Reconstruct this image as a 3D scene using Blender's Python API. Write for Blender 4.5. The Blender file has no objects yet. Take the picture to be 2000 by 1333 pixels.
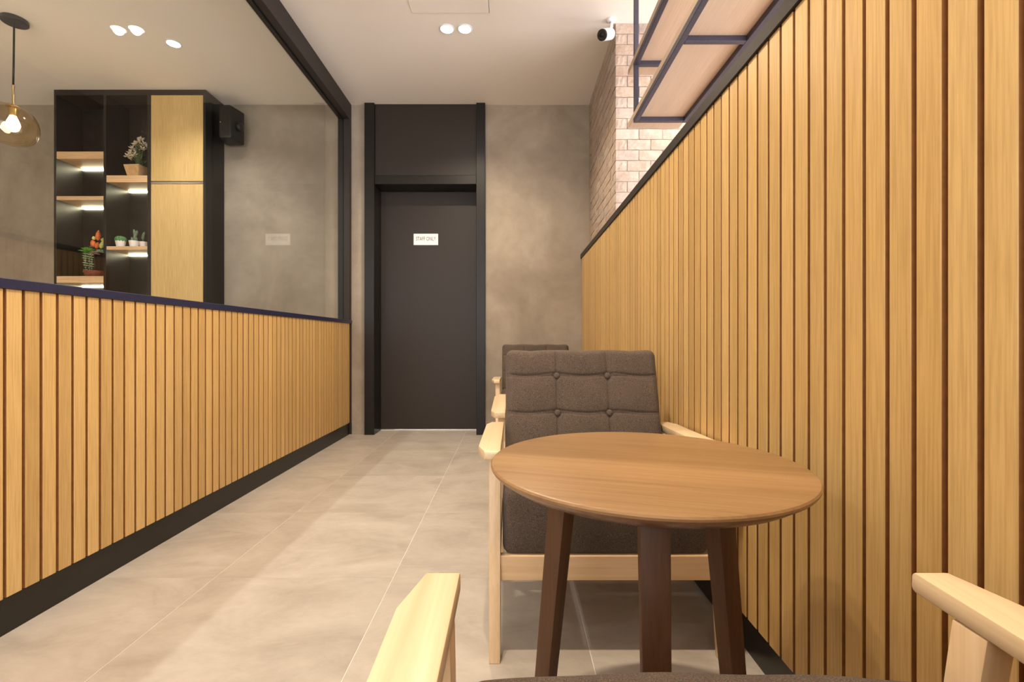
import bpy, bmesh, math, random
from mathutils import Vector, Matrix, Euler
random.seed(7)
C = bpy.context.scene.collection
SC = bpy.context.scene
PI = math.pi

# ------------------------------------------------------------------ camera
CEIL = 2.794
cam = bpy.data.objects.new('camera', bpy.data.cameras.new('camera'))
C.objects.link(cam)
cam.location = (0, 0, 0.8)
cam.rotation_euler = (PI/2, 0, 0)
cam.data.sensor_width = 36
cam.data.lens = 36*930/2000
cam.data.shift_y = -0.0012
cam.data.clip_start = 0.1
SC.camera = cam

# ------------------------------------------------------------------ world, large lights, exposure
w = bpy.data.worlds.new('world'); SC.world = w; w.use_nodes = True
w.node_tree.nodes['Background'].inputs[0].default_value = (0.80, 0.88, 1.0, 1)
w.node_tree.nodes['Background'].inputs[1].default_value = 0.8
SC.view_settings.view_transform = 'Standard'
SC.view_settings.look = 'None'
SC.view_settings.gamma = 1
SC.view_settings.use_curve_mapping = False
SC.view_settings.exposure = 1.02

def area(name, loc, rot, sx, sy, power, col):
    l = bpy.data.lights.new(name, 'AREA'); l.shape = 'RECTANGLE'; l.size = sx; l.size_y = sy
    l.energy = power; l.color = col
    o = bpy.data.objects.new(name, l); C.objects.link(o); o.location = loc; o.rotation_euler = rot
    return o
# daylight coming in by an unseen shop front behind the camera, added to brighten the ceiling, and the side window of the room on the right
area('shop_front_fill', (0.0, -3.35, 1.45), (PI/2, 0, 0), 6.6, 2.2, 75, (1.0, 0.96, 0.94))
area('daylight_side_window', (3.92, 0.6, 1.45), (0, PI/2, 0), 2.2, 4.2, 140, (0.93, 0.91, 1.0))
area('daylight_under_door', (-0.73, 4.55, 0.5), (-PI/2, 0, 0), 0.8, 0.8, 30, (1.0, 0.97, 0.92))

WARM = (1.0, 0.83, 0.62)
NEUT = (1.0, 0.93, 0.86)
COOL = (1.0, 0.95, 0.93)

# ------------------------------------------------------------------ materials
def nt(name):
    m = bpy.data.materials.new(name); m.use_nodes = True
    t = m.node_tree; b = t.nodes['Principled BSDF']
    return m, t, b
def lk(t, a, b): t.links.new(a, b)
def coords(t, scale=(1,1,1), rnd=True, rot=(0,0,0)):
    tc = t.nodes.new('ShaderNodeTexCoord'); mp = t.nodes.new('ShaderNodeMapping')
    mp.inputs['Scale'].default_value = scale; mp.inputs['Rotation'].default_value = rot
    lk(t, tc.outputs['Object'], mp.inputs['Vector'])
    if rnd:
        oi = t.nodes.new('ShaderNodeObjectInfo'); mu = t.nodes.new('ShaderNodeMath'); mu.operation = 'MULTIPLY'
        mu.inputs[1].default_value = 37.0; lk(t, oi.outputs['Random'], mu.inputs[0])
        lk(t, mu.outputs[0], mp.inputs['Location'])
    return mp.outputs[0]
def noise(t, vec, scale, detail=4, rough=0.55, dist=0.0):
    n = t.nodes.new('ShaderNodeTexNoise'); n.inputs['Scale'].default_value = scale
    n.inputs['Detail'].default_value = detail; n.inputs['Roughness'].default_value = rough
    n.inputs['Distortion'].default_value = dist
    lk(t, vec, n.inputs['Vector']); return n.outputs['Fac']
def ramp(t, fac, stops):
    r = t.nodes.new('ShaderNodeValToRGB'); e = r.color_ramp.elements
    e[0].position, e[0].color = stops[0][0], (*stops[0][1], 1)
    e[1].position, e[1].color = stops[-1][0], (*stops[-1][1], 1)
    for p, c in stops[1:-1]:
        x = e.new(p); x.color = (*c, 1)
    lk(t, fac, r.inputs[0]); return r.outputs[0]
def mixc(t, a, b, fac, mode='MIX'):
    m = t.nodes.new('ShaderNodeMix'); m.data_type = 'RGBA'; m.blend_type = mode
    if isinstance(fac, (int, float)): m.inputs[0].default_value = fac
    else: lk(t, fac, m.inputs[0])
    for s, v in ((6, a), (7, b)):
        if isinstance(v, tuple): m.inputs[s].default_value = (*v, 1)
        else: lk(t, v, m.inputs[s])
    return m.outputs[2]
def bump(t, b, h, strength, dist=0.001):
    n = t.nodes.new('ShaderNodeBump'); n.inputs['Strength'].default_value = strength
    n.inputs['Distance'].default_value = dist
    lk(t, h, n.inputs['Height']); lk(t, n.outputs[0], b.inputs['Normal'])
def objvar(t, col, lo, hi):
    """per-object tone: multiply colour by lo..hi"""
    oi = t.nodes.new('ShaderNodeObjectInfo')
    mr = t.nodes.new('ShaderNodeMapRange'); mr.inputs[3].default_value = lo; mr.inputs[4].default_value = hi
    lk(t, oi.outputs['Random'], mr.inputs[0])
    v = t.nodes.new('ShaderNodeCombineColor')
    for i in range(3): lk(t, mr.outputs[0], v.inputs[i])
    return mixc(t, col, v.outputs[0], 1.0, 'MULTIPLY')

def wood(name, dark, light, axis='Z', fine=220, broad=14, rough=0.45, var=(0.93, 1.05), rot=(0,0,0), bs=0.15, spec=0.4):
    m, t, b = nt(name)
    long = 0.03
    s = {'X': (long,1,1), 'Y': (1,long,1), 'Z': (1,1,long)}[axis]
    v = coords(t, s, True, rot)
    f1 = noise(t, v, fine, 3, 0.6); f2 = noise(t, v, broad, 3, 0.5, 0.6)
    c1 = ramp(t, f2, [(0.3, dark), (0.7, light)])
    g = ramp(t, f1, [(0.35, (0.80,0.76,0.70) if name[:4] != 'pale' and 'long' not in name else (0.93,0.91,0.87)), (0.62, (1.04,1.04,1.04))])
    c = mixc(t, c1, g, 0.75, 'MULTIPLY')
    c = objvar(t, c, *var)
    lk(t, c, b.inputs['Base Color']); b.inputs['Roughness'].default_value = rough
    b.inputs['Specular IOR Level'].default_value = spec
    bump(t, b, f1, bs, 0.0006)
    return m
def plain(name, col, rough=0.5, metal=0.0, spec=0.5, nz=0.0, nscale=60):
    m, t, b = nt(name)
    b.inputs['Roughness'].default_value = rough; b.inputs['Metallic'].default_value = metal
    b.inputs['Specular IOR Level'].default_value = spec
    v = coords(t, (1,1,1), False); f = noise(t, v, nscale, 4)
    lo = tuple(x*(1-nz) for x in col); hi = tuple(min(1, x*(1+nz)) for x in col)
    lk(t, ramp(t, f, [(0.35, lo), (0.65, hi)]), b.inputs['Base Color'])
    return m
def emit(name, col, strength):
    m, t, b = nt(name)
    b.inputs['Base Color'].default_value = (*col, 1)
    b.inputs['Emission Color'].default_value = (*col, 1); b.inputs['Emission Strength'].default_value = strength
    return m
def glass(name, tint, f0=0.04, rough=0.0):
    m = bpy.data.materials.new(name); m.use_nodes = True; t = m.node_tree
    t.nodes.clear()
    o = t.nodes.new('ShaderNodeOutputMaterial'); mx = t.nodes.new('ShaderNodeMixShader')
    tr = t.nodes.new('ShaderNodeBsdfTransparent'); gl = t.nodes.new('ShaderNodeBsdfGlossy')
    tr.inputs[0].default_value = (*tint, 1); gl.inputs['Roughness'].default_value = rough
    lw = t.nodes.new('ShaderNodeLayerWeight'); lw.inputs[0].default_value = 0.5
    p = t.nodes.new('ShaderNodeMath'); p.operation = 'POWER'; p.inputs[1].default_value = 5
    a = t.nodes.new('ShaderNodeMath'); a.operation = 'MULTIPLY_ADD'; a.inputs[1].default_value = 1-f0; a.inputs[2].default_value = f0
    lk(t, lw.outputs['Facing'], p.inputs[0]); lk(t, p.outputs[0], a.inputs[0]); lk(t, a.outputs[0], mx.inputs[0])
    lk(t, tr.outputs[0], mx.inputs[1]); lk(t, gl.outputs[0], mx.inputs[2]); lk(t, mx.outputs[0], o.inputs[0])
    return m

M = {}
M['slat'] = wood('oak_veneer_slat', (0.56,0.355,0.130), (0.67,0.445,0.180), 'Z', 260, 10, 0.42, (0.90,1.06))
M['groove'] = plain('stained_groove_backing', (0.33,0.145,0.040), 0.6, nz=0.1)
M['door_wood'] = wood('oak_veneer_door', (0.56,0.38,0.14), (0.64,0.44,0.18), 'Z', 200, 8, 0.45, (0.98,1.02))
M['shelf_wood'] = wood('shelf_board_oak', (0.62,0.40,0.21), (0.70,0.47,0.26), 'X', 180, 8, 0.45)
M['shelf_wood_y'] = wood('shelf_board_oak_long', (0.54,0.41,0.30), (0.60,0.46,0.34), 'Y', 180, 8, 0.5)
M['birch'] = wood('pale_rubberwood', (0.70,0.51,0.31), (0.77,0.60,0.39), 'Y', 110, 16, 0.35, (0.97,1.03), bs=0.05)
M['birch_z'] = wood('pale_rubberwood_upright', (0.72,0.50,0.28), (0.80,0.60,0.38), 'Z', 130, 22, 0.35, (0.97,1.03), bs=0.05)
M['birch_x'] = wood('pale_rubberwood_rail', (0.70,0.47,0.26), (0.79,0.57,0.34), 'X', 130, 22, 0.4, (0.97,1.03), bs=0.05)
M['walnut'] = wood('walnut_stained_top', (0.24,0.134,0.055), (0.35,0.205,0.092), 'X', 150, 11, 0.36, (1,1), (0,0,0), 0.12)
M['walnut_z'] = wood('walnut_stained_leg', (0.085,0.038,0.016), (0.13,0.062,0.028), 'Z', 170, 16, 0.55, (0.95,1.05), bs=0.1)
M['walnut_rim'] = plain('walnut_stained_rim', (0.20,0.10,0.05), 0.28, nz=0.2, nscale=80)

def fabric():
    m, t, b = nt('grey_brown_woven_fabric')
    v = coords(t, (1,1,1), False)
    n1 = noise(t, v, 620, 2, 0.75); n2 = noise(t, v, 9, 3)
    c = ramp(t, n1, [(0.32, (0.042,0.030,0.022)), (0.5, (0.092,0.067,0.050)), (0.72, (0.22,0.165,0.125))])
    c = mixc(t, c, ramp(t, n2, [(0.3, (0.85,0.85,0.85)), (0.7, (1.05,1.05,1.05))]), 0.7, 'MULTIPLY')
    lk(t, c, b.inputs['Base Color']); b.inputs['Roughness'].default_value = 0.9
    b.inputs['Specular IOR Level'].default_value = 0.2
    b.inputs['Sheen Weight'].default_value = 0.06; b.inputs['Sheen Roughness'].default_value = 0.5
    bump(t, b, n1, 0.6, 0.0012)
    return m
M['fabric'] = fabric()

def concrete():
    m, t, b = nt('troweled_concrete_plaster')
    v = coords(t, (1,1,1), False)
    n1 = noise(t, v, 1.7, 6, 0.62, 0.5); n2 = noise(t, v, 9, 5, 0.65); n3 = noise(t, v, 120, 2)
    c = ramp(t, n1, [(0.32, (0.265,0.210,0.150)), (0.5, (0.335,0.272,0.200)), (0.7, (0.41,0.34,0.26))])
    c = mixc(t, c, ramp(t, n2, [(0.3, (0.88,0.88,0.88)), (0.7, (1.08,1.08,1.08))]), 0.7, 'MULTIPLY')
    lk(t, c, b.inputs['Base Color']); b.inputs['Roughness'].default_value = 0.62
    bump(t, b, n3, 0.08, 0.001)
    return m
M['concrete'] = concrete()
def tile():
    m, t, b = nt('beige_stone_tile')
    v = coords(t, (1,1.6,1), True)
    n1 = noise(t, v, 3.2, 7, 0.68, 0.7); n2 = noise(t, v, 22, 5, 0.7)
    c = ramp(t, n1, [(0.3, (0.37,0.32,0.265)), (0.5, (0.455,0.402,0.342)), (0.7, (0.52,0.466,0.40))])
    c = mixc(t, c, ramp(t, n2, [(0.3, (0.90,0.89,0.88)), (0.7, (1.05,1.05,1.05))]), 0.6, 'MULTIPLY')
    c = objvar(t, c, 0.97, 1.03)
    lk(t, c, b.inputs['Base Color']); b.inputs['Roughness'].default_value = 0.42
    b.inputs['Specular IOR Level'].default_value = 0.35
    bump(t, b, n2, 0.05, 0.001)
    return m
M['tile'] = tile()
M['grout'] = plain('pale_grout', (0.84,0.78,0.70), 0.8)
M['ceiling'] = plain('white_ceiling_paint', (0.86,0.80,0.72), 0.8, nz=0.015, nscale=1.5)
M['wallpaint'] = plain('pale_wall_paint', (0.62,0.58,0.52), 0.8)
M['black'] = plain('black_lacquered_metal', (0.014,0.011,0.009), 0.36, spec=0.3, nz=0.15, nscale=200)
M['blackm'] = plain('matt_black_laminate', (0.008,0.0075,0.006), 0.42, nz=0.2, nscale=300)
M['doorb'] = plain('charcoal_door_laminate', (0.026,0.0185,0.0135), 0.45, spec=0.35, nz=0.12, nscale=300)
M['cap'] = plain('daylight_tinted_metal_capping', (0.018,0.020,0.055), 0.38, nz=0.1, nscale=100)  # dark metal; the blue of reflected daylight is put into its colour
M['trimd'] = plain('dark_bronze_trim', (0.030,0.023,0.019), 0.52, spec=0.3, nz=0.1, nscale=100)
M['shelf_metal'] = plain('daylight_tinted_shelf_metal', (0.046,0.042,0.066), 0.45, nz=0.1, nscale=100)  # dark metal paint with the lavender daylight reflection mixed into its colour
M['skirt'] = plain('black_skirting', (0.0065,0.0055,0.0045), 0.36, nz=0.1, nscale=90)
M['white'] = plain('white_plastic', (0.80,0.80,0.80), 0.35)
M['sign'] = plain('white_sign_plate', (0.90,0.89,0.88), 0.25)
M['ink'] = plain('grey_sign_lettering', (0.10,0.08,0.08), 0.5)
M['alu'] = plain('brushed_aluminium', (0.45,0.42,0.42), 0.35, 1.0)
M['brass'] = plain('aged_brass', (0.60,0.45,0.22), 0.28, 1.0)
M['lampglow'] = emit('lit_lamp_lens', (1.0,0.97,0.92), 14)
M['bulbglow'] = emit('lit_filament_bulb', (1.0,0.80,0.50), 26)
M['led'] = emit('led_strip_glow', (1.0,0.93,0.66), 16)
M['glass'] = glass('clear_partition_glass', (0.955,0.965,0.95), 0.042)
M['amber'] = glass('smoked_amber_glass', (0.92,0.83,0.66), 0.07)
M['mortar'] = plain('pale_brick_mortar', (0.38,0.30,0.235), 0.85, nz=0.15, nscale=40)
def brickmat():
    m, t, b = nt('whitewashed_brick')
    v = coords(t, (1,1,1), True)
    n1 = noise(t, v, 14, 6, 0.7); n2 = noise(t, v, 60, 4, 0.7)
    oi = t.nodes.new('ShaderNodeObjectInfo')
    base = ramp(t, oi.outputs['Random'], [(0.0, (0.40,0.28,0.20)), (0.3, (0.46,0.35,0.265)), (0.6, (0.43,0.32,0.26)), (0.85, (0.37,0.30,0.25)), (1.0, (0.54,0.44,0.35))])
    c = mixc(t, base, (0.50,0.41,0.34), ramp(t, n1, [(0.42, (0,0,0)), (0.66, (0.7,0.7,0.7))]))
    c = mixc(t, c, ramp(t, n2, [(0.3, (0.82,0.80,0.78)), (0.6, (1.05,1.05,1.05))]), 0.7, 'MULTIPLY')
    lk(t, c, b.inputs['Base Color']); b.inputs['Roughness'].default_value = 0.85
    bump(t, b, n1, 0.9, 0.005)
    return m
M['brick'] = brickmat()
M['leaf'] = plain('succulent_green', (0.20,0.42,0.07), 0.5, nz=0.35, nscale=60)
M['leafpale'] = plain('pale_succulent_green', (0.42,0.52,0.30), 0.5, nz=0.2, nscale=60)
M['leafdark'] = plain('cactus_green', (0.06,0.20,0.05), 0.6, nz=0.4, nscale=180)
M['cactgrey'] = plain('grey_green_cactus', (0.13,0.18,0.10), 0.6, nz=0.4, nscale=120)
M['orange'] = plain('orange_bloom', (0.75,0.17,0.03), 0.5, nz=0.25, nscale=60)
M['yellow'] = plain('yellow_green_bud', (0.62,0.60,0.16), 0.5, nz=0.2, nscale=60)
M['pink'] = plain('dusty_pink_rosette', (0.50,0.27,0.24), 0.5, nz=0.2, nscale=60)
M['cream'] = plain('cream_blossom', (0.74,0.62,0.44), 0.6, nz=0.15, nscale=80)
M['stem'] = plain('green_stem', (0.09,0.13,0.05), 0.6, nz=0.2)
M['terra'] = plain('dark_red_glazed_clay', (0.20,0.045,0.025), 0.4, nz=0.2)
M['soil'] = plain('dark_soil', (0.03,0.02,0.012), 0.9, nz=0.3)
M['ceramic'] = plain('white_ceramic', (0.82,0.76,0.72), 0.3)
M['planter'] = plain('light_wood_planter', (0.58,0.36,0.16), 0.5, nz=0.12, nscale=30)

# ------------------------------------------------------------------ helpers
def obj(name, bm, mat, parent=None, loc=(0,0,0), smooth=False, angle=None):
    me = bpy.data.meshes.new(name); bm.normal_update(); bm.to_mesh(me); bm.free()
    mats = mat if isinstance(mat, (list, tuple)) else [mat]
    for x in mats: me.materials.append(x)
    if smooth:
        for p in me.polygons: p.use_smooth = True
        if angle:
            try: me.set_sharp_from_angle(angle=math.radians(angle))
            except Exception: pass
    o = bpy.data.objects.new(name, me); C.objects.link(o); o.location = loc
    if parent: o.parent = parent
    return o
def tag(o, label, cat, group=None, kind=None):
    if label: o['label'] = label
    if cat: o['category'] = cat
    if group: o['group'] = group
    if kind: o['kind'] = kind
    return o
def empty(name, loc, rz, label, cat, group=None, kind=None):
    o = bpy.data.objects.new(name, None); C.objects.link(o); o.location = loc; o.rotation_euler = (0,0,rz)
    o.empty_display_size = 0.05
    return tag(o, label, cat, group, kind)
def struct(name, bm, mat, label, cat):
    return tag(obj(name, bm, mat), label, cat, kind='structure')
def dup(root, loc, rz, label, group=None):
    r = root.copy(); C.objects.link(r); r.location = loc; r.rotation_euler = (0,0,rz); r['label'] = label
    if group: r['group'] = group
    for ch in list(root.children):
        c = ch.copy(); C.objects.link(c); c.parent = r
        for g in ch.children:
            d = g.copy(); C.objects.link(d); d.parent = c
    return r
def bx(bm, x0, x1, y0, y1, z0, z1, bev=0.0, seg=1):
    r = bmesh.ops.create_cube(bm, size=1.0); vs = r['verts']
    for v in vs:
        v.co = Vector((x0 + (v.co.x+0.5)*(x1-x0), y0 + (v.co.y+0.5)*(y1-y0), z0 + (v.co.z+0.5)*(z1-z0)))
    if bev:
        es = list({e for v in vs for e in v.link_edges})
        bmesh.ops.bevel(bm, geom=es, offset=bev, segments=seg, affect='EDGES', profile=0.5)
    return bm
def box(x0, x1, y0, y1, z0, z1, bev=0.0, seg=1): return bx(bmesh.new(), x0, x1, y0, y1, z0, z1, bev, seg)
def lathe(prof, n=32, bm=None, mat=None):
    bm = bm or bmesh.new(); rings = []
    for r, z in prof:
        if r < 1e-6: rings.append([bm.verts.new((0,0,z))])
        else: rings.append([bm.verts.new((r*math.cos(2*PI*i/n), r*math.sin(2*PI*i/n), z)) for i in range(n)])
    for a, b in zip(rings, rings[1:]):
        for i in range(n):
            j = (i+1) % n
            if len(a) == 1 and len(b) == 1: continue
            if len(a) == 1: bm.faces.new((a[0], b[i], b[j]))
            elif len(b) == 1: bm.faces.new((a[i], b[0], a[j]))
            else: bm.faces.new((a[i], b[i], b[j], a[j]))
    bmesh.ops.recalc_face_normals(bm, faces=bm.faces)
    if mat: bmesh.ops.transform(bm, matrix=mat, verts=bm.verts)
    return bm
def tube(pts, rad, n=8, bm=None):
    bm = bm or bmesh.new(); pts = [Vector(p) for p in pts]; rings = []
    for k, p in enumerate(pts):
        d = (pts[min(k+1, len(pts)-1)] - pts[max(k-1, 0)]).normalized()
        q = d.to_track_quat('Z', 'Y'); r = rad[k] if isinstance(rad, (list, tuple)) else rad
        rings.append([bm.verts.new(p + q @ Vector((r*math.cos(2*PI*i/n), r*math.sin(2*PI*i/n), 0))) for i in range(n)])
    for a, b in zip(rings, rings[1:]):
        for i in range(n): bm.faces.new((a[i], a[(i+1)%n], b[(i+1)%n], b[i]))
    bm.faces.new(rings[0][::-1]); bm.faces.new(rings[-1])
    return bm
def beam(p0, p1, w0, d0, w1=None, d1=None, bev=0.0, ang=0.0, seg=2):
    """four-sided bar from p0 to p1 with horizontal end cuts; w across (local x), d deep (local y), turned by ang about z"""
    w1 = w0 if w1 is None else w1; d1 = d0 if d1 is None else d1
    bm = bmesh.new(); ca, sa = math.cos(ang), math.sin(ang)
    def ring(p, w, d):
        return [bm.verts.new((p[0]+sx*w/2*ca - sy*d/2*sa, p[1]+sx*w/2*sa + sy*d/2*ca, p[2])) for sx, sy in ((-1,-1),(1,-1),(1,1),(-1,1))]
    a, b = ring(p0, w0, d0), ring(p1, w1, d1)
    bm.faces.new(a[::-1]); bm.faces.new(b)
    for i in range(4): bm.faces.new((a[i], a[(i+1)%4], b[(i+1)%4], b[i]))
    bmesh.ops.recalc_face_normals(bm, faces=bm.faces)
    if bev: bmesh.ops.bevel(bm, geom=list(bm.edges), offset=bev, segments=seg, affect='EDGES', profile=0.5)
    return bm
def prism(poly, z0, z1, bev=0.0, seg=2):
    bm = bmesh.new()
    a = [bm.verts.new((x, y, z0)) for x, y in poly]; b = [bm.verts.new((x, y, z1)) for x, y in poly]
    bm.faces.new(a[::-1]); bm.faces.new(b)
    for i in range(len(poly)): bm.faces.new((a[i], a[(i+1)%len(poly)], b[(i+1)%len(poly)], b[i]))
    bmesh.ops.recalc_face_normals(bm, faces=bm.faces)
    if bev: bmesh.ops.bevel(bm, geom=list(bm.edges), offset=bev, segments=seg, affect='EDGES', profile=0.5)
    return bm
def soft_box(sx, sy, sz, r, nx, ny, nz):
    """rounded box, regular grid on every side"""
    bm = bmesh.new(); h = (sx/2, sy/2, sz/2); n = (nx, ny, nz); cache = {}
    def axis_pts(i):
        L = h[i]; k = 5; inner = [-(L-r) + 2*(L-r)*j/n[i] for j in range(n[i]+1)]
        rim = [L - r + r*math.tan(PI/4*j/k) for j in range(1, k+1)]
        return [-q for q in reversed(rim)] + inner + rim
    P = [axis_pts(i) for i in range(3)]
    def vert(p):
        key = tuple(round(q, 6) for q in p)
        if key in cache: return cache[key]
        inn = Vector([max(-(h[i]-r), min(h[i]-r, p[i])) for i in range(3)])
        d = Vector(p) - inn
        q = inn + d.normalized()*r if d.length > 1e-9 else inn
        cache[key] = bm.verts.new(q); return cache[key]
    for ax in range(3):
        u, v = [(1,2),(2,0),(0,1)][ax]
        for s in (-1, 1):
            for i in range(len(P[u])-1):
                for j in range(len(P[v])-1):
                    q = []
                    for a, b in ((i,j),(i+1,j),(i+1,j+1),(i,j+1)):
                        p = [0,0,0]; p[ax] = s*h[ax]; p[u] = P[u][a]; p[v] = P[v][b]; q.append(vert(p))
                    if s < 0: q.reverse()
                    if len(set(q)) == 4: bm.faces.new(q)
    return bm
def light_spot(name, parent, loc, power, col, size=2.4, blend=0.7, rad=0.026):
    l = bpy.data.lights.new(name, 'SPOT'); l.energy = power; l.color = col; l.spot_size = size; l.spot_blend = blend
    l.shadow_soft_size = rad
    o = bpy.data.objects.new(name, l); C.objects.link(o); o.location = loc; o.parent = parent
    return o

# ------------------------------------------------------------------ shell
XL, XR = -1.362, 0.586        # slat faces left and right of the corridor
YB = 4.04                     # back wall
fl = struct('floor', box(-5.6, 4.0, -3.6, 5.0, -0.10, -0.0010), M['grout'], 'pale beige stone tile floor of the cafe corridor', 'floor')
tb = box(-0.2991, 0.2991, -0.2991, 0.2991, -0.003, 0.0, 0.0004)
t0 = obj('tile', tb, M['tile'], fl, (-1.3, 1.3, 0))
first = True
for i in range(-2, 7):
    for j in range(-4, 8):
        x, y = -1.3 + 0.6*i*1.0, 1.3 + 0.6*(j-1)
        if x > 2.4: continue
        if first: t0.location = (x, y, 0); first = False; continue
        o = t0.copy(); C.objects.link(o); o.location = (x, y, 0)
struct('ceiling', box(-5.6, 4.0, -3.6, 5.0, CEIL, CEIL+0.1), M['ceiling'], 'plain white painted ceiling over the corridor and both rooms', 'ceiling')
hat = box(-0.235, 0.235, -0.28, 0.28, -0.003, 0.0, 0.001)
o = obj('trim_1', hat, M['ceiling'], None, (-0.375, 2.62, CEIL)); tag(o, 'thin square access panel outline in the white ceiling', 'ceiling panel', kind='structure')

obj('seam', box(0.2355, 0.2385, -0.28, 0.28, -0.0025, -0.0002), M['alu'], o)
wb = bmesh.new()
DX0, DX1, DZ = -1.20, -0.262, CEIL     # opening for the door assembly
bx(wb, -5.6, DX0, YB, YB+0.2, 0, CEIL); bx(wb, DX1, 4.0, YB, YB+0.2, 0, CEIL)
struct('wall_back', wb, M['concrete'], 'mottled grey beige concrete plaster wall around the black door', 'wall')
struct('wall_behind_door', box(-1.6, 0.2, 4.95, 5.0, 0, CEIL), M['wallpaint'], 'pale wall of the staff room behind the black door', 'wall')
struct('wall_far_left', box(-5.6, -5.5, -3.6, YB, 0, CEIL), M['concrete'], 'concrete plaster side wall of the room behind the glass', 'wall')
wf = bmesh.new()
bx(wf, 3.95, 4.0, -3.6, -1.6, 0, CEIL); bx(wf, 3.95, 4.0, 2.8, YB, 0, CEIL); bx(wf, 3.95, 4.0, -1.6, 2.8, 0, 0.3); bx(wf, 3.95, 4.0, -1.6, 2.8, 2.6, CEIL)
struct('wall_far_right', wf, M['wallpaint'], 'pale outer wall of the bright room behind the slatted wall', 'wall')
wq = bmesh.new()
bx(wq, -5.6, -3.4, -3.6, -3.5, 0, CEIL); bx(wq, 3.4, 4.0, -3.6, -3.5, 0, CEIL); bx(wq, -3.4, 3.4, -3.6, -3.5, 0, 0.3); bx(wq, -3.4, 3.4, -3.6, -3.5, 2.6, CEIL)
struct('wall_front', wq, M['wallpaint'], 'pale shop front wall behind the camera', 'wall')
struct('baseboard_back', box(XL+0.005, -1.24, YB-0.012, YB, 0, 0.11, 0.002), M['concrete'], 'grey plaster baseboard left of the black door', 'baseboard')
struct('baseboard_right', box(-0.226, XR+0.03, YB-0.012, YB, 0, 0.11, 0.002), M['concrete'], 'grey plaster baseboard right of the black door', 'baseboard')

# slatted walls
PITCH = 0.0493
def slat_wall(name, x_face, side, z0, z1, thick, y_from, y_to, phase, label):
    """side=+1: the wall body lies towards +x of the slat faces"""
    xb0, xb1 = sorted((x_face + side*0.011, x_face + side*thick))
    wl = struct(name, box(xb0, xb1, y_from, y_to, z0, z1), M['groove'], label, 'wall')
    a, b = sorted((0.0, side*0.0112))
    s = obj('slat', box(a, b, -0.0201, 0.0201, z0, z1, 0.0011), M['slat'], wl)
    s.data.materials.append(M['groove'])
    for p in s.data.polygons:
        if abs(p.normal.y) > 0.9: p.material_index = 1
    y = phase; ys = []
    while y > y_from + 0.03: y -= PITCH
    y += PITCH
    while y < y_to - 0.02: ys.append(y); y += PITCH
    for k, yy in enumerate(ys):
        o = s
        if k: o = s.copy(); C.objects.link(o)
        o.location = (x_face + random.uniform(-0.0004, 0.0004), yy, 0)
    return wl
# groove near edge measured at depth .892 on the right and 1.2797 on the left
slat_wall('wall_right', XR, 1, 0.104, 1.487, 0.11, -1.0, YB, 0.892-0.0246, 'tall wooden slat wall along the right of the corridor')
slat_wall('wall_left', XL, -1, 0.104, 0.938, 0.095, -1.0, YB-0.012, 1.2797-0.0246, 'low wooden slat wall under the glass partition')
struct('baseboard_corridor_right', box(XR+0.018, XR+0.11, -1.0, YB-0.001, 0, 0.104), M['skirt'], 'recessed black skirting below the tall slat wall', 'baseboard')
struct('baseboard_corridor_left', box(XL-0.095, XL-0.013, -1.0, YB-0.001, 0, 0.104), M['skirt'], 'recessed black skirting below the low slat wall', 'baseboard')
struct('trim_2', box(XR-0.006, XR+0.115, -1.0, YB-0.001, 1.487, 1.525, 0.002), M['trimd'], 'dark metal capping on top of the tall slat wall', 'trim')
struct('trim_3', box(XL-0.10, XL+0.006, -1.0, YB-0.001, 0.938, 0.966, 0.002), M['cap'], 'dark sill capping on the low slat wall, tinted with blue reflected light', 'trim')
struct('trim_4', box(XL-0.09, XL+0.002, YB-0.012, YB-0.001, 0.0, 0.938), M['trimd'], 'thin black end strip where the low slat wall meets the concrete', 'trim')

# glass partition
wn = empty('window_1', (XL-0.05, 1.5, 0.966), 0, 'tall fixed glass partition in a dark metal frame above the low slat wall', 'glass partition', kind='structure')
def rel(x0, x1, y0, y1, z0, z1, bev=0.0015):
    return box(x0-XL+0.05, x1-XL+0.05, y0-1.5, y1-1.5, z0-0.966, z1-0.966, bev)
obj('top_frame', rel(XL-0.05, XL, -1.0, YB-0.001, 2.652, CEIL), M['trimd'], wn)
obj('top_frame', rel(XL-0.10, XL-0.05, -1.0, YB-0.001, 2.664, CEIL), M['blackm'], wn)
obj('side_frame', rel(XL-0.05, XL, YB-0.05, YB-0.001, 0.966, 2.652), M['trimd'], wn)
obj('side_frame', rel(XL-0.10, XL-0.055, YB-0.042, YB-0.001, 0.966, 2.664), M['blackm'], wn)
obj('glazing_bead', rel(XL-0.062, XL-0.052, -1.0, YB-0.05, 2.640, 2.664), M['blackm'], wn)
obj('glass_pane', rel(XL-0.051, XL-0.048, -0.98, YB-0.045, 0.966, 2.652, 0.0), M['glass'], wn)

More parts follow.
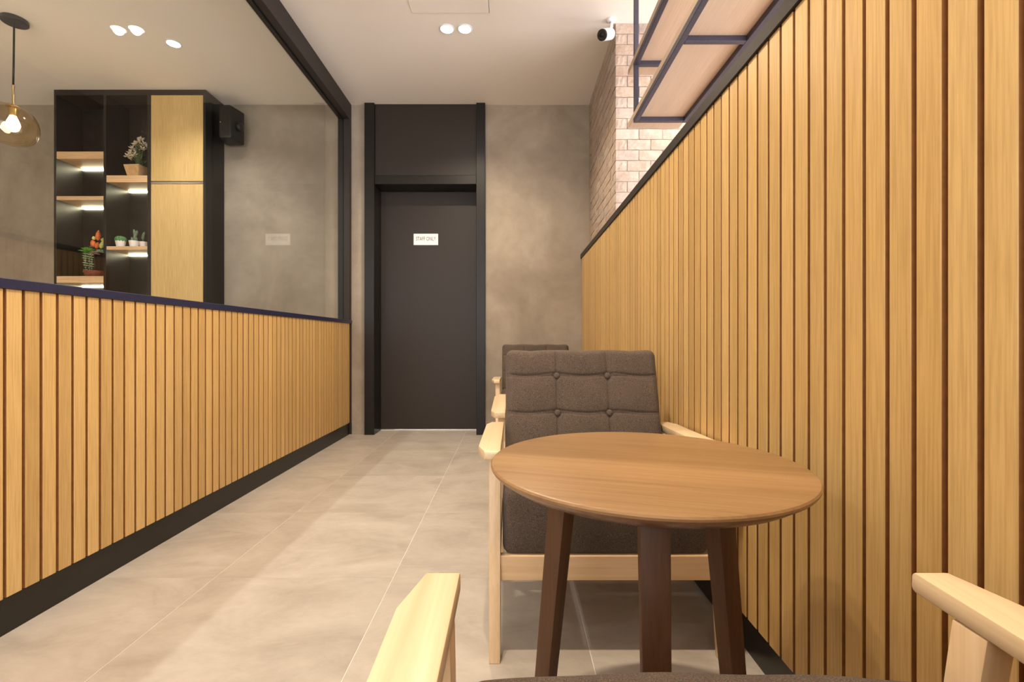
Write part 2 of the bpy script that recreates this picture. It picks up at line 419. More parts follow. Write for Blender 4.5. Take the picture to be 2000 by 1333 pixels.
# door
YD = 4.20
dr = empty('door_1', (-0.73, YD, 0), 0, 'charcoal flush staff door in a black frame with a transom panel', 'door', kind='structure')
def dbox(x0, x1, y0, y1, z0, z1, bev=0.002): return box(x0+0.73, x1+0.73, y0-YD, y1-YD, z0, z1, bev)
obj('door_leaf', dbox(-1.1575, -0.3005, YD, YD+0.045, 0.010, 2.105), M['doorb'], dr)
obj('frame_post', dbox(-1.240, -1.158, 3.998, YD+0.05, 0, CEIL-0.001), M['black'], dr)
obj('frame_post', dbox(-0.300, -0.226, 3.998, YD+0.05, 0, CEIL-0.001), M['black'], dr)
obj('header_rail', dbox(-1.157, -0.301, 4.01, YD+0.05, 2.112, 2.188), M['black'], dr)
obj('transom_panel', dbox(-1.157, -0.301, 4.025, 4.05, 2.189, CEIL-0.001, 0.001), M['doorb'], dr)
obj('light_line_sill', dbox(-1.157, -0.301, YD-0.003, YD+0.30, 0.0005, 0.004, 0.0), M['ceramic'], dr)  # pale sill added to carry the line of light under the door
obj('lock_plate', dbox(-1.157, -1.1535, YD-0.05, YD-0.02, 0.98, 1.10, 0.0008), M['blackm'], dr)
sg = empty('door_sign', (-0.759, YD, 1.685), 0, 'small white STAFF ONLY sign plate on the charcoal door', 'sign')
obj('sign_plate', box(-0.108, 0.108, -0.005, -0.0005, -0.05, 0.05, 0.0015), M['sign'], sg)
def text_mesh(s, size, parent, loc, mat, name='lettering', sx=1.0):
    cu = bpy.data.curves.new(name, 'FONT'); cu.body = s; cu.size = size; cu.align_x = 'CENTER'; cu.align_y = 'CENTER'; cu.extrude = 0.0004
    tmp = bpy.data.objects.new('tmp', cu); C.objects.link(tmp)
    dg = bpy.context.evaluated_depsgraph_get(); me = bpy.data.meshes.new_from_object(tmp.evaluated_get(dg))
    bpy.data.objects.remove(tmp, do_unlink=True)
    me.materials.clear(); me.materials.append(mat)
    me.transform(Matrix.Rotation(PI/2, 4, 'X') @ Matrix.Scale(sx, 4, (1,0,0)))
    o = bpy.data.objects.new(name, me); C.objects.link(o); o.parent = parent; o.location = loc
    return o
text_mesh('STAFF ONLY', 0.050, sg, (0, -0.0056, 0.004), M['ink'], sx=0.62)

# ------------------------------------------------------------------ brick column beyond the slat wall
BX, BY = 0.652, 3.0
cf = struct('wall_brick_front', box(BX+0.0045, 2.2, BY+0.0045, BY+0.11, 0, CEIL), M['mortar'], 'pale whitewashed brick wall facing the shelves above the slat wall', 'brick wall')
cs = struct('wall_brick_side', box(BX+0.0045, BX+0.09, BY+0.11, YB, 0, CEIL), M['mortar'], 'shaded brown brick side face next to the concrete wall', 'brick wall')
def brick_mesh(lx, h, d, seed):
    rnd = random.Random(seed); bm = bmesh.new()
    bmesh.ops.create_grid(bm, x_segments=5, y_segments=3, size=0.5)
    vs = list(bm.verts)
    for v in vs:
        edge = abs(v.co.x) > 0.49 or abs(v.co.y) > 0.49
        x, z = v.co.x*lx, v.co.y*h
        dy = rnd.uniform(-0.004, 0.002) if not edge else rnd.uniform(0.0, 0.002)
        v.co = Vector((x*(0.995 if edge else 1) + rnd.uniform(-0.001, 0.001), dy, z*(0.985 if edge else 1) + rnd.uniform(-0.0012, 0.0012)))
    ed = [e for e in bm.edges if e.is_boundary]
    r = bmesh.ops.extrude_edge_only(bm, edges=ed)
    for v in [g for g in r['geom'] if isinstance(g, bmesh.types.BMVert)]: v.co.y = d
    bmesh.ops.recalc_face_normals(bm, faces=bm.faces)
    bm.faces.ensure_lookup_table()
    if sum(f.normal.y for f in bm.faces if abs(f.normal.y) > 0.8) > 0: bmesh.ops.reverse_faces(bm, faces=bm.faces)
    return bm
COURSE = 0.0665; BL = 0.148
protos = []
for k in range(6):
    o = obj('brick', brick_mesh(BL-0.0035, COURSE-0.0035, 0.016, k), M['brick'], cf); protos.append(o)
halves = [obj('brick', brick_mesh(BL/2-0.0035, COURSE-0.0035, 0.016, 77+k), M['brick'], cf) for k in range(4)]
used = set()
def put_brick(src, parent, loc, rz):
    if src.name not in used and parent is cf: used.add(src.name); o = src
    else: o = src.copy(); C.objects.link(o)
    o.parent = parent; o.location = loc; o.rotation_euler = (0, 0, rz)
for r in range(22):
    z = CEIL - 0.0335 - COURSE*r
    off = (r % 2)*BL/2
    if off: put_brick(random.choice(halves), cf, (BX + BL/4, BY, z), 0)
    for k in range(10):
        x = BX + off + BL*(k+0.5)
        if x + BL/2 < 2.2: put_brick(random.choice(protos), cf, (x, BY - random.uniform(0, 0.003), z), 0)
for r in range(22):
    z = CEIL - 0.0335 - COURSE*r
    off = ((r+1) % 2)*BL/2
    if off: put_brick(random.choice(halves), cs, (BX, BY + 0.004 + BL/4, z), -PI/2)
    for k in range(8):
        y = BY + 0.004 + off + BL*(k+0.5)
        if y + BL/2 < YB: put_brick(random.choice(protos), cs, (BX - random.uniform(0, 0.003), y, z), -PI/2)

# ------------------------------------------------------------------ lounge chairs
def cushion_mesh():
    W, T, H, r = 0.53, 0.085, 0.375, 0.026
    bm = soft_box(W, T, H, r, 150, 6, 104)
    zt = H/2
    sz = (zt-0.097, zt-0.226); sx = (-W/6, W/6)
    def cell(v, a, b): 
        u = (v-a)/(b-a); return max(0.0, math.sin(PI*max(0, min(1, u))))
    xe = (-W/2, -W/6, W/6, W/2); ze = (-zt, sz[1], sz[0], zt)
    for v in bm.verts:
        x, y, z = v.co
        if y < -T/2 + r*0.9:
            k = min(1.0, (-y - (T/2 - r*0.9))/(r*0.9))
            cx = next((cell(x, xe[i], xe[i+1]) for i in range(3) if xe[i] <= x <= xe[i+1]), 0)
            cz = next((cell(z, ze[i], ze[i+1]) for i in range(3) if ze[i] <= z <= ze[i+1]), 0)
            bulge = 0.010*(cx**0.45)*(cz**0.45)
            g = 0.0
            for s in sz:
                s2 = s + 0.004*math.sin(x*31+s*50)
                g += 0.0042*math.exp(-((z-s2-0.004)/0.0022)**2) + 0.0038*math.exp(-((z-s2+0.004)/0.0022)**2)
            for s in sx:
                g += 0.0040*math.exp(-((x-s)/0.0026)**2)
                for q in sz: g += 0.009*math.exp(-(((x-s)**2 + (z-q)**2)/0.013**2))
            wob = 0.0012*math.sin(x*40+z*23)*math.sin(z*37-x*11)
            v.co.y -= k*(bulge - g + wob)
        if z > zt - 0.03: v.co.z += 0.005*abs(math.cos(PI*x/(W/3)/1.0 + PI/2))**0.6 - 0.004
    return bm, [(x, z) for x in sx for z in sz], T
def seat_mesh():
    W, D_, H, r = 0.534, 0.42, 0.175, 0.026
    bm = soft_box(W, D_, H, r, 60, 40, 10)
    for v in bm.verts:
        x, y, z = v.co
        u, t = x/(W/2), y/(D_/2)
        if z > 0: 
            v.co.z += 0.028*(1-abs(u)**3)*(1-t**6)*(0.92+0.16*math.sin(7*x+1)) + 0.0015*math.sin(35*x)*math.sin(29*y)
        if y < -D_/2+0.05: v.co.y -= 0.008*(1-u**6)*math.cos(PI*z/H)
    return bm
AW, AL = 0.06, 0.52
def make_chair(label):
    t = empty('lounge_armchair', (0,0,0), 0, label, 'armchair', 'grey tufted wooden armchairs along the slat wall')
    for s in (-1, 1):
        ix, ox = s*0.272, s*0.332
        poly = [(ix, 0.0), (s*0.312, 0.0), (ox, 0.075), (ox, AL-0.05), (s*0.316, AL), (ix, AL)]
        if s < 0: poly.reverse()
        bm = prism(poly, -0.024, 0.0, 0.0)
        es = [e for e in bm.edges]
        fr = [e for e in es if all(abs(v.co.y) < 1e-5 for v in e.verts) and abs(e.verts[0].co.z-e.verts[1].co.z) < 1e-5]
        bmesh.ops.bevel(bm, geom=fr, offset=0.006, segments=3, affect='EDGES', profile=0.5)
        es = [e for e in bm.edges if e.is_manifold and e.calc_face_angle(0) > 0.5]
        bmesh.ops.bevel(bm, geom=es, offset=0.0025, segments=2, affect='EDGES', profile=0.5)
        o = obj('armrest', bm, M['birch'], t, (0, 0, 0.521), True, 35); o.rotation_euler = (-math.atan2(0.016, AL), 0, 0)
        # raked front leg, rear leg leaning back
        obj('leg', beam((s*0.286, 0.000, 0.0), (s*0.288, 0.072, 0.494), 0.028, 0.034, 0.031, 0.040, 0.0025), M['birch_z'], t, smooth=True, angle=35)
        obj('leg', beam((s*0.286, 0.540, 0.0), (s*0.288, 0.435, 0.482), 0.028, 0.034, 0.031, 0.040, 0.0025), M['birch_z'], t, smooth=True, angle=35)
        obj('side_rail', box(s*0.286-0.011, s*0.286+0.011, 0.05, 0.49, 0.188, 0.250, 0.003, 2), M['birch'], t)
        obj('back_post', beam((s*0.235, 0.455, 0.215), (s*0.235, 0.598, 0.705), 0.028, 0.022, bev=0.003), M['birch_z'], t, smooth=True, angle=35)
    obj('front_rail', box(-0.273, 0.273, 0.022, 0.044, 0.186, 0.250, 0.003, 2), M['birch_x'], t)
    obj('rear_rail', box(-0.273, 0.273, 0.465, 0.487, 0.190, 0.245, 0.003, 2), M['birch_x'], t)
    for k, z in enumerate((0.36, 0.50, 0.64)):
        y = 0.455 + (z-0.215)*0.292
        obj('back_rail', box(-0.222, 0.222, y-0.008, y+0.008, z-0.022, z+0.022, 0.003, 2), M['birch_x'], t)
    obj('seat_cushion', seat_mesh(), M['fabric'], t, (0, 0.238, 0.3305), True)
    bm, btn, T = cushion_mesh()
    bk = obj('back_cushion', bm, M['fabric'], t, (0, 0.478, 0.577), True); bk.rotation_euler = (-0.292, 0, 0)
    b0 = None
    for x, z in btn:
        if b0 is None:
            b0 = obj('button', lathe([(0.0105,0.0),(0.0112,0.002),(0.0098,0.0055),(0.006,0.0078),(0,0.0085)], 20, mat=Matrix.Rotation(PI/2, 4, 'X')), M['fabric'], bk, smooth=True); o = b0
        else: o = b0.copy(); C.objects.link(o)
        o.location = (x, -T/2 + 0.0035, z)
    return t
ch = make_chair('grey tufted armchair facing the camera across the round table')
ch.location = (0.243, 1.19, 0)
dup(ch, (0.245, 2.45, 0), PI, 'grey tufted armchair standing back to back behind the middle armchair, only its arm showing')
dup(ch, (0.187, 3.30, 0), 0, 'farthest grey armchair standing against the concrete wall')
far_ = [c for c in bpy.data.objects if c.name.startswith('lounge_armchair') and abs(c.location.y-2.45) < 0.01][0]
for c in far_.children:
    if c.name.startswith('back_cushion'): c.location = c.location + Vector((0, 0.0, -0.012))
near = dup(ch, (0.210, 0.575, 0), PI, 'nearest armchair seen from behind, only its two pale wooden arms and seat edge showing')

for c in near.children:            # its back leans a little further than on the others
    if c.name.split('.')[0] in ('back_cushion', 'back_post', 'back_rail'):
        c.location = c.location + Vector((0, 0.040, -0.018))

# ------------------------------------------------------------------ round table
TX, TY, TZ, TR = 0.2375, 0.867, 0.58, 0.2757
tt = empty('round_table', (TX, TY, 0), 0, 'round walnut brown side table with four splayed legs', 'table')
obj('table_top', lathe([(0,0), (TR-0.006,0), (TR-0.002,-0.0012), (TR,-0.004), (TR-0.0005,-0.0075)], 128), M['walnut'], tt, (0,0,TZ), True, 30).rotation_euler = (0,0,-0.28)
obj('table_edge', lathe([(TR-0.0006,-0.0073), (TR-0.003,-0.011), (TR-0.022,-0.024), (TR-0.03,-0.025), (0,-0.025)], 128), M['walnut_rim'], tt, (0,0,TZ), True, 30)
for k in range(3):
    a = math.radians(20 + 120*k); c, s_ = math.cos(a), math.sin(a)
    obj('leg', beam((0.226*c, 0.226*s_, 0), (0.166*c, 0.166*s_, TZ-0.0251), 0.034, 0.034, 0.042, 0.044, 0.003, a), M['walnut_z'], tt, smooth=True, angle=35)
    obj('brace', beam((0.08*c, 0.08*s_, TZ-0.050), (0.08*c, 0.08*s_, TZ-0.0252), 0.14, 0.026, ang=a, bev=0.002), M['walnut_z'], tt)

# ------------------------------------------------------------------ display cabinet behind the glass
CX0, CX1, CY0, CY1 = -3.647, -2.440, 3.79, 4.038
cb = empty('display_cabinet', ((CX0+CX1)/2, CY0, 0), 0, 'tall black display cabinet with oak shelves and oak doors behind the glass', 'cabinet')
cmx = (CX0+CX1)/2
def cbox(x0, x1, y0, y1, z0, z1, bev=0.001): return box(x0-cmx, x1-cmx, y0-CY0, y1-CY0, z0, z1, bev)
def pz(py): return 0.8 + (664-py)*CY0/930
def pxx(px): return (px-1000)*CY0/930
d1a, d1b = pxx(202), pxx(207); d2a, d2b = pxx(287.6), pxx(294.6)
obj('side_panel', cbox(CX0, CX0+0.018, CY0, CY1, 0, CEIL-0.002), M['blackm'], cb)
obj('side_panel', cbox(CX1-0.018, CX1, CY0, CY1, 0, CEIL-0.002), M['blackm'], cb)
obj('divider', cbox(d1a, d1b, CY0, CY1-0.012, 0.08, CEIL-0.045), M['black'], cb)
obj('divider', cbox(d2a, d2b, CY0, CY1-0.012, 0.08, CEIL-0.045), M['black'], cb)
obj('top_panel', cbox(CX0+0.018, CX1-0.018, CY0, CY1, CEIL-0.045, CEIL-0.002), M['black'], cb)
obj('bottom_panel', cbox(CX0+0.018, CX1-0.018, CY0+0.01, CY1, 0, 0.08), M['blackm'], cb)
obj('back_panel', cbox(CX0+0.018, CX1-0.018, CY1-0.012, CY1, 0.08, CEIL-0.045), M['blackm'], cb)
obj('door', cbox(d2b+0.003, CX1-0.019, CY0-0.002, CY0+0.018, pz(355)+0.004, CEIL-0.047), M['door_wood'], cb)
obj('door', cbox(d2b+0.003, CX1-0.019, CY0-0.002, CY0+0.018, 0.083, pz(360)), M['door_wood'], cb)
obj('door_trim', cbox(d2b+0.003, CX1-0.019, CY0-0.003, CY0+0.016, pz(359.5), pz(355.5)), M['alu'], cb)
def shelf(x0, x1, ya, yb):
    s = obj('shelf', cbox(x0+0.001, x1-0.001, CY0+0.002, CY1-0.013, pz(yb), pz(ya), 0.0015), M['shelf_wood'], cb)
    obj('led_strip', cbox(x0+0.004, x1-0.004, CY1-0.026, CY1-0.0135, pz(yb)-0.013, pz(yb)-0.0005, 0.0), M['led'], s)
for ya, yb in ((295.8,310), (383,390.5), (539.5,552.7)): shelf(CX0+0.018, d1a, ya, yb)
for ya, yb in ((342.4,356), (481,487.8)): shelf(d1b, d2a, ya, yb)
shelf(CX0+0.018, d1a, 720, 732); shelf(d1b, d2a, 640, 650)

# dried flowers in a square wooden planter
def blade(bm, base, tip, w, up=(0,0,1), fold=0.3):
    base, tip = Vector(base), Vector(tip); d = tip-base; L = d.length
    s = d.cross(Vector(up)); s = s.normalized() if s.length > 1e-6 else Vector((1,0,0)); n = s.cross(d).normalized()
    m = base + d*0.5
    q = [base, m + s*w/2 + n*w*fold, tip, m - s*w/2 + n*w*fold, m - n*w*0.15]
    v = [bm.verts.new(p) for p in q]
    for a, b, c in ((0,1,4),(1,2,4),(2,3,4),(3,0,4)): bm.faces.new((v[a], v[b], v[c]))
    for a, b, c in ((0,1,3),(1,2,3)): bm.faces.new((v[c], v[b], v[a]))
zA = pz(342.4)
pl = empty('dried_flower_planter', (-3.070, 3.905, zA), 0, 'square light wood planter with cream dried flowers on the upper right shelf', 'plant')
bm = beam((0,0,0), (0,0,0.108), 0.088, 0.088, 0.132, 0.132, 0.002, math.radians(-4), 1)
obj('planter_box', bm, M['planter'], pl)
obj('soil', beam((0,0,0.1075), (0,0,0.1095), 0.112, 0.112, ang=math.radians(-4)), M['soil'], pl)
rnd = random.Random(3)
heads = [(-0.055,0.0,0.215), (-0.035,-0.01,0.25), (-0.075,-0.01,0.19), (-0.02,-0.01,0.195), (0.005,0.0,0.305), (0.035,-0.01,0.325), (0.055,0.0,0.29), (0.05,-0.01,0.25), (-0.01,-0.01,0.285)]
for hx, hy, hz in heads:
    obj('stem', tube([(0.012*rnd.uniform(-1,1), 0.01*rnd.uniform(-1,1), 0.10), (hx*0.35+0.01, hy, 0.16), (hx, hy, hz)], 0.0022, 5), M['stem'], pl)
    bm = bmesh.new()
    for k in range(20):
        a = rnd.uniform(0, 2*PI); e = rnd.uniform(-0.7, 1.2); L = rnd.uniform(0.024, 0.040)
        d = Vector((math.cos(a)*math.cos(e), math.sin(a)*math.cos(e), math.sin(e)))
        p = Vector((hx, hy, hz)); blade(bm, p + d*0.003, p + d*L, 0.014)
    obj('flower', bm, M['cream'], pl)
bm = bmesh.new()
for k in range(46):
    a = rnd.uniform(0, 2*PI); r = rnd.uniform(0.0, 0.035); z = rnd.uniform(0.11, 0.26)
    p = Vector((0.02+r*math.cos(a), r*math.sin(a), z)); d = Vector((math.cos(a), math.sin(a), 1.1)).normalized()
    blade(bm, p, p + d*rnd.uniform(0.03, 0.05), 0.010)
tag(obj('foliage', bm, M['stem'], pl), None, None, kind='stuff')

# succulent arrangement
z3 = pz(539.5)
su = empty('succulent_arrangement', (-3.405, 3.885, z3), 0, 'succulent arrangement with orange blooms and trailing strands on the low left shelf', 'plant')
obj('bowl', lathe([(0,0.0),(0.05,0.0),(0.075,0.02),(0.088,0.05),(0.082,0.05),(0.07,0.03),(0,0.03)], 28), M['terra'], su, (0.02,0,0), True, 40)
obj('soil', lathe([(0,0.044),(0.081,0.044)], 24), M['soil'], su, (0.02,0,0))
obj('trunk', tube([(0.015,0,0.03),(0.01,0,0.10),(-0.01,0,0.17),(0.0,0,0.22)], [0.016,0.013,0.012,0.010], 8), M['soil'], su, smooth=True)
obj('branch', tube([(0.0,0,0.17),(0.03,0,0.24),(0.045,0,0.32)], [0.009,0.007,0.004], 6), M['soil'], su, smooth=True)
def rosette(c, R, n, mat, name, w=0.016, tilt=0.5, layers=3):
    bm = bmesh.new(); c = Vector(c)
    for l in range(layers):
        e = tilt + l*0.42 - 0.3; L = 1.25*R*(1-0.2*l)
        for k in range(n):
            a = 2*PI*k/n + l*0.4; d = Vector((math.cos(a)*math.cos(e), math.sin(a)*math.cos(e), math.sin(e)))
            blade(bm, c + Vector((0,0,0.004*l)), c + d*L, w*(1-0.15*l))
    obj(name, bm, mat, su)
rosette((-0.035,-0.02,0.215), 0.052, 10, M['leaf'], 'green_rosette', 0.020, 0.25, 4)
rosette((-0.055,0.0,0.20), 0.035, 8, M['leaf'], 'green_rosette', 0.016, 0.2, 3)
rosette((0.058,-0.01,0.205), 0.038, 9, M['leafpale'], 'pale_rosette', 0.018, 0.35, 4)
rosette((0.018,-0.025,0.19), 0.034, 9, M['pink'], 'pink_rosette', 0.016, 0.3, 3)
rosette((0.0,-0.01,0.25), 0.026, 8, M['pink'], 'pink_rosette', 0.012, 0.3, 3)
def budm(c, r, h, mat, name, tilt=0.0):
    bm = lathe([(0,0),(r*0.7,h*0.12),(r,h*0.38),(r*0.8,h*0.68),(r*0.35,h*0.92),(0,h)], 12)
    o = obj(name, bm, mat, su, c, True); o.rotation_euler = (0, tilt, 0)
budm((0.036,-0.01,0.300), 0.019, 0.085, M['orange'], 'orange_bloom', 0.05)
budm((0.010,-0.015,0.248), 0.020, 0.060, M['orange'], 'orange_bloom', -0.3)
budm((0.022,-0.01,0.235), 0.017, 0.055, M['orange'], 'orange_bloom', 0.25)
budm((0.008,-0.012,0.305), 0.014, 0.032, M['yellow'], 'yellow_bud', -0.3)
budm((0.060,-0.01,0.235), 0.016, 0.060, M['yellow'], 'yellow_bud', 0.2)
budm((0.070,-0.01,0.255), 0.014, 0.050, M['yellow'], 'yellow_bud', 0.2)
budm((0.055,0.0,0.300), 0.010, 0.028, M['yellow'], 'yellow_bud', 0.6)
for (sx_, sy_, zt_, zb_) in ((-0.045,-0.035,0.185,0.004), (-0.010,-0.04,0.180,0.004), (0.006,-0.035,0.175,0.06), (-0.055,-0.03,0.17,0.10)):
    bm = bmesh.new(); z = zt_; k = 0
    tube([(sx_, sy_, zt_), (sx_+0.004, sy_, (zt_+zb_)/2), (sx_, sy_, zb_)], 0.0012, 4, bm)
    while z > zb_:
        for a in (k*0.9, k*0.9+PI):
            d = Vector((math.cos(a), math.sin(a), 0.25))
            blade(bm, (sx_, sy_, z), Vector((sx_, sy_, z)) + d*rnd.uniform(0.015,0.023), 0.016)
        z -= 0.0185; k += 1
    obj('trailing_strand', bm, M['leafpale'], su)

# three little cacti
zB = pz(481)
def cactus(px, y, label):
    t = empty('potted_cactus', ((px-1000)*y/930, y, zB), 0, label, 'cactus', 'small white pots on the right shelf')
    obj('pot', lathe([(0,0),(0.0265,0),(0.028,0.002),(0.0355,0.048),(0.036,0.051),(0.0325,0.051),(0.031,0.042),(0,0.042)], 28), M['ceramic'], t, (0,0,0), True, 35)
    obj('soil', lathe([(0,0.0455),(0.0315,0.0455)], 20), M['soil'], t)
    return t
def ribbed(R, H, n, flat=1.0):
    bm = bmesh.new(); rows = 12; seg = n*4; rings = []
    for i in range(rows+1):
        u = i/rows; r = R*math.sin(PI*(0.18+0.82*u) if u < 1 else PI)**0.6 if u < 1 else 0
        z = H*(1-math.cos(PI*u*1.0))/2 if flat == 1 else H*u**0.8
        if r < 1e-5: rings.append([bm.verts.new((0,0,z))]); continue
        rings.append([bm.verts.new((r*(1+0.09*math.cos(n*2*PI*k/seg))*math.cos(2*PI*k/seg), r*(1+0.09*math.cos(n*2*PI*k/seg))*math.sin(2*PI*k/seg), z)) for k in range(seg)])
    for a, b in zip(rings, rings[1:]):
        for k in range(seg):
            j = (k+1) % seg
            if len(b) == 1: bm.faces.new((a[k], a[j], b[0]))
            else: bm.faces.new((a[k], a[j], b[j], b[k]))
    return bm
c1 = cactus(235.5, 3.84, 'white pot with a round cushion cactus, leftmost of the small pots')
obj('cactus_body', ribbed(0.038, 0.046, 12), M['leafdark'], c1, (0,0,0.044), True)
c2 = cactus(261.8, 3.84, 'white pot with a branching grey green cactus, middle of the small pots')
for p, R, H, ry in (((-0.008,0,0.044),0.012,0.034,-0.25), ((0.010,0,0.044),0.011,0.036,0.25), ((0.004,0.0,0.066),0.011,0.046,0.18), ((0.014,0,0.098),0.009,0.040,0.30), ((0.004,0,0.104),0.008,0.042,-0.12), ((-0.014,0.004,0.06),0.008,0.024,-0.5)):
    o = obj('cactus_joint', ribbed(R, H, 7), M['cactgrey'], c2, p, True); o.rotation_euler = (0, ry, 0)
c3 = cactus(281.5, 3.885, 'white pot with a slim bent column cactus, rightmost of the small pots')
obj('cactus_body', tube([(-0.008,0,0.044),(-0.010,0,0.085),(-0.004,0,0.112),(0.006,0,0.126),(0.010,0,0.118)], [0.011,0.012,0.011,0.009,0.004], 12), M['cactgrey'], c3, smooth=True)

# wall speaker beside the cabinet
sp = empty('wall_speaker', (-2.318, YB, 2.565), 0, 'black wall speaker on a bracket beside the black cabinet', 'speaker')
bm = prism([(-0.085,-0.05),(-0.045,-0.20),(0.045,-0.20),(0.078,-0.05),(0.05,-0.035),(-0.06,-0.035)], -0.135, 0.135, 0.012, 3)
obj('speaker_body', bm, M['blackm'], sp, smooth=True, angle=40)
obj('speaker_grille', box(-0.040, 0.040, -0.205, -0.199, -0.118, 0.118, 0.002), M['skirt'], sp)
obj('bracket', box(-0.02, 0.02, -0.06, -0.0005, -0.03, 0.03, 0.002), M['blackm'], sp)
obj('bracket_knob', lathe([(0,0),(0.036,0),(0.038,0.006),(0.034,0.024),(0.02,0.034),(0,0.036)], 24, mat=Matrix.Rotation(PI/2, 4, 'Y')), M['blackm'], sp, (0.066,-0.115,-0.012), True, 40)
obj('glint_disc', lathe([(0,0),(0.006,0),(0.004,0.003),(0,0.004)], 12, mat=Matrix.Rotation(PI/2, 4, 'X')), M['alu'], sp, (-0.030,-0.206,-0.01), True)  # small metal disc standing in for a bright highlight on the speaker

# pendant lamp
PX_, PY_ = -3.095, 2.96
pe = empty('pendant_lamp', (PX_, PY_, CEIL), 0, 'amber glass globe pendant lamp hanging from a black ceiling rose', 'lamp')
obj('ceiling_rose', lathe([(0,0.0),(0.064,0.0),(0.066,-0.004),(0.066,-0.022),(0.062,-0.026),(0,-0.027)], 36), M['blackm'], pe, (0.003,0,0), True, 35)
obj('cord', tube([(0,0,-0.025),(-0.003,0,-0.28),(-0.006,0,-0.415)], 0.005, 8), M['blackm'], pe, smooth=True)
obj('brass_stem', lathe([(0,0),(0.0075,0),(0.0085,-0.01),(0.0065,-0.02),(0.0065,-0.115),(0.010,-0.125),(0.032,-0.130),(0.034,-0.138),(0,-0.138)], 20), M['brass'], pe, (-0.006,0,-0.41), True, 35)
obj('socket', lathe([(0,0),(0.020,0),(0.022,-0.01),(0.022,-0.05),(0.018,-0.055),(0,-0.055)], 20), M['brass'], pe, (-0.006,0,-0.548), True, 35)
obj('bulb', lathe([(0,0),(0.014,-0.002),(0.022,-0.02),(0.031,-0.045),(0.033,-0.062),(0.026,-0.085),(0.012,-0.097),(0,-0.1)], 24), M['bulbglow'], pe, (-0.006,0,-0.60), True)
prof = []
for i in range(25):
    a = PI*i/24; r = 0.138*math.sin(a)**0.84 if 0 < i < 24 else 0; prof.append((max(r, 0.0) if i else 0.030, 0.122*math.cos(a)*(1.12 if math.cos(a) > 0 else 0.92)))
prof[0] = (0.030, prof[1][1]+0.002)
bm = lathe(prof, 48)
bmesh.ops.transform(bm, matrix=Matrix.Rotation(math.radians(16), 4, 'Y'), verts=bm.verts)
obj('glass_globe', bm, M['amber'], pe, (-0.030,0,-0.668), True)
l = bpy.data.lights.new('bulb_light', 'POINT'); l.energy = 9; l.color = (1.0,0.76,0.48); l.shadow_soft_size = 0.035
o = bpy.data.objects.new('bulb_light', l); C.objects.link(o); o.parent = pe; o.location = (-0.006,0,-0.65)

# ------------------------------------------------------------------ downlights (fixtures carry their own light)
dl0 = None
def downlight(x, y, label, power, col, group, size=2.4, blend=0.7):
    global dl0
    if dl0 is None:
        dl0 = empty('downlight', (x, y, CEIL), 0, label, 'ceiling light', group); t = dl0
        obj('trim_ring', lathe([(0.040,-0.0005),(0.049,-0.0005),(0.050,-0.002),(0.046,-0.005),(0.040,-0.005),(0.0385,-0.0005)], 36), M['white'], t, smooth=True, angle=35)
        obj('lens', lathe([(0,-0.003),(0.0395,-0.003),(0.0395,-0.001)], 36), M['lampglow'], t)
    else:
        t = dl0.copy(); C.objects.link(t); t.location = (x, y, CEIL); t['label'] = label; t['group'] = group
        for ch_ in [c for c in dl0.children if c.type == 'MESH']:
            c = ch_.copy(); C.objects.link(c); c.parent = t
    light_spot('lamp_light', t, (0,0,-0.012), power, col, size, blend)
downlight(-0.417, 3.05, 'left downlight of the lit pair in the corridor ceiling', 34, WARM, 'corridor downlights')
downlight(-0.302, 3.05, 'right downlight of the lit pair in the corridor ceiling', 34, WARM, 'corridor downlights')
downlight(-0.235, 1.00, 'left downlight of the pair above the round table', 46, WARM, 'corridor downlights')
downlight(-0.120, 1.00, 'right downlight of the pair above the round table', 46, WARM, 'corridor downlights')
downlight(-2.275, 3.20, 'single bright white downlight in the ceiling behind the glass', 35, COOL, 'downlights behind the glass')
downlight(-2.275, 1.30, 'white downlight behind the glass, nearer than the visible single one', 35, COOL, 'downlights behind the glass')
downlight(-2.275, -0.60, 'white downlight behind the glass, nearest the shop front', 35, COOL, 'downlights behind the glass')
downlight(-4.0, 1.60, 'warm downlight over the far left of the room behind the glass', 35, WARM, 'downlights behind the glass')
downlight(1.15, 2.45, 'downlight washing the pale brick wall beside the hanging shelf', 28, NEUT, 'downlights over the right room')
downlight(1.9, 1.2, 'downlight in the middle of the right room ceiling', 80, NEUT, 'downlights over the right room')

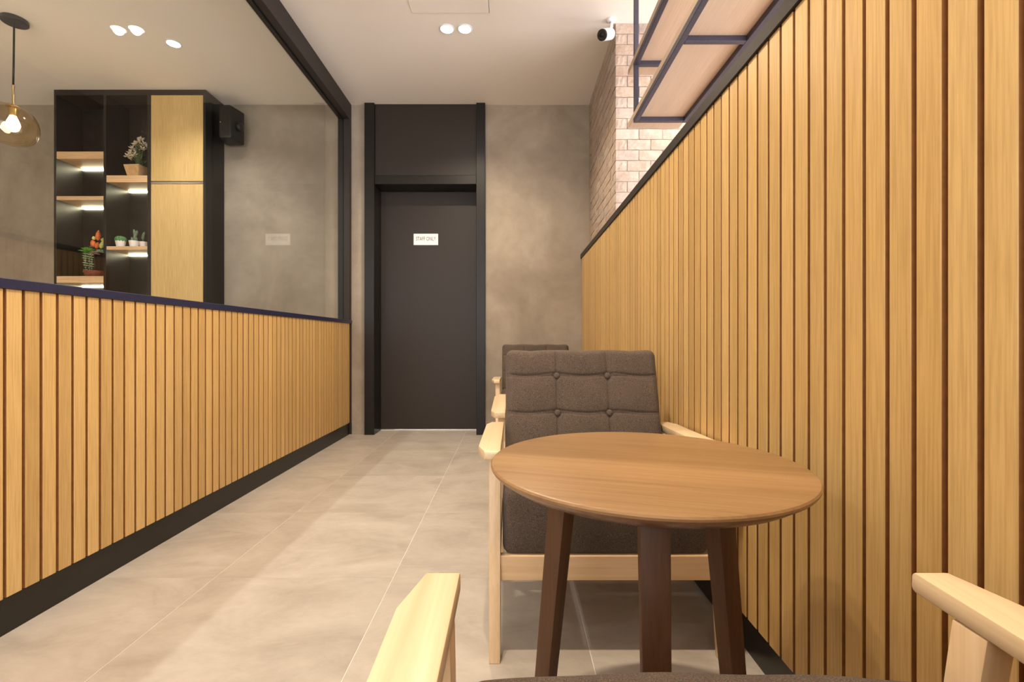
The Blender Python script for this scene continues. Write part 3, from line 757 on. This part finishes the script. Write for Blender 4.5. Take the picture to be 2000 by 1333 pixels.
# ------------------------------------------------------------------ hanging shelf above the slat wall
hs = empty('hanging_shelf', (0.80, 2.59, CEIL), 0, 'two tier black metal shelf with oak boards hanging from the ceiling over the slat wall', 'shelf')
def hbox(x0, x1, y0, y1, z0, z1, bev=0.0015): return box(x0-0.80, x1-0.80, y0-2.59, y1-2.59, z0-CEIL, z1-CEIL, bev)
SX0, SX1, T_ = 0.66, 0.95, 0.024
ys = (2.566, 1.88, 1.19, 0.50)
for zb in (1.98, 2.283):
    for x in (SX0, SX1-T_): obj('rail', hbox(x, x+T_, ys[-1], ys[0]+T_, zb, zb+T_), M['shelf_metal'], hs)
    for y in ys: obj('crossbar', hbox(SX0+T_, SX1-T_, y, y+T_, zb+0.0005, zb+T_-0.0005), M['shelf_metal'], hs)
    obj('board', hbox(SX0, SX1, ys[-1]-0.1, ys[0]+0.145, zb+T_, zb+T_+0.030), M['shelf_wood_y'], hs)
for x in (SX0, SX1-T_):
    for y in (ys[0], ys[-1]):
        obj('post', hbox(x+0.0003, x+T_-0.0003, y+0.0003, y+T_-0.0003, 2.034, 2.283), M['shelf_metal'], hs)
        obj('post', hbox(x+0.0003, x+T_-0.0003, y+0.0003, y+T_-0.0003, 2.337, CEIL-0.001), M['shelf_metal'], hs)

# ------------------------------------------------------------------ security camera
sc = empty('security_camera', (0.618, 2.965, CEIL), 0, 'small white bullet security camera under the ceiling at the brick corner', 'camera')
obj('mount_plate', lathe([(0,0),(0.030,0),(0.031,-0.006),(0.020,-0.016),(0,-0.017)], 24), M['white'], sc, (0,0,0), True, 35)
obj('swivel_arm', tube([(0,0,-0.012),(0.0,-0.006,-0.045),(-0.012,-0.02,-0.094)], [0.011,0.010,0.009], 12), M['white'], sc, smooth=True)
d = Vector((-0.56, -0.64, -0.46)).normalized()
q = d.to_track_quat('Z', 'Y').to_matrix().to_4x4()
q = q @ Matrix.Scale(1.13, 4)
body = obj('camera_body', lathe([(0,0),(0.024,0),(0.029,0.006),(0.030,0.02),(0.030,0.098),(0.027,0.100),(0,0.100)], 28, mat=q), M['white'], sc, (-0.006,-0.012,-0.096), True, 35)
obj('camera_face', lathe([(0,0.1002),(0.0265,0.1002),(0.0285,0.1012),(0.028,0.106),(0.024,0.109),(0.012,0.109),(0.011,0.106),(0,0.106)], 28, mat=q), M['skirt'], sc, (-0.006,-0.012,-0.096), True, 35)
obj('lens', lathe([(0,0.1105),(0.006,0.110),(0.009,0.1065)], 16, mat=q), M['black'], sc, (-0.006,-0.012,-0.096), True)
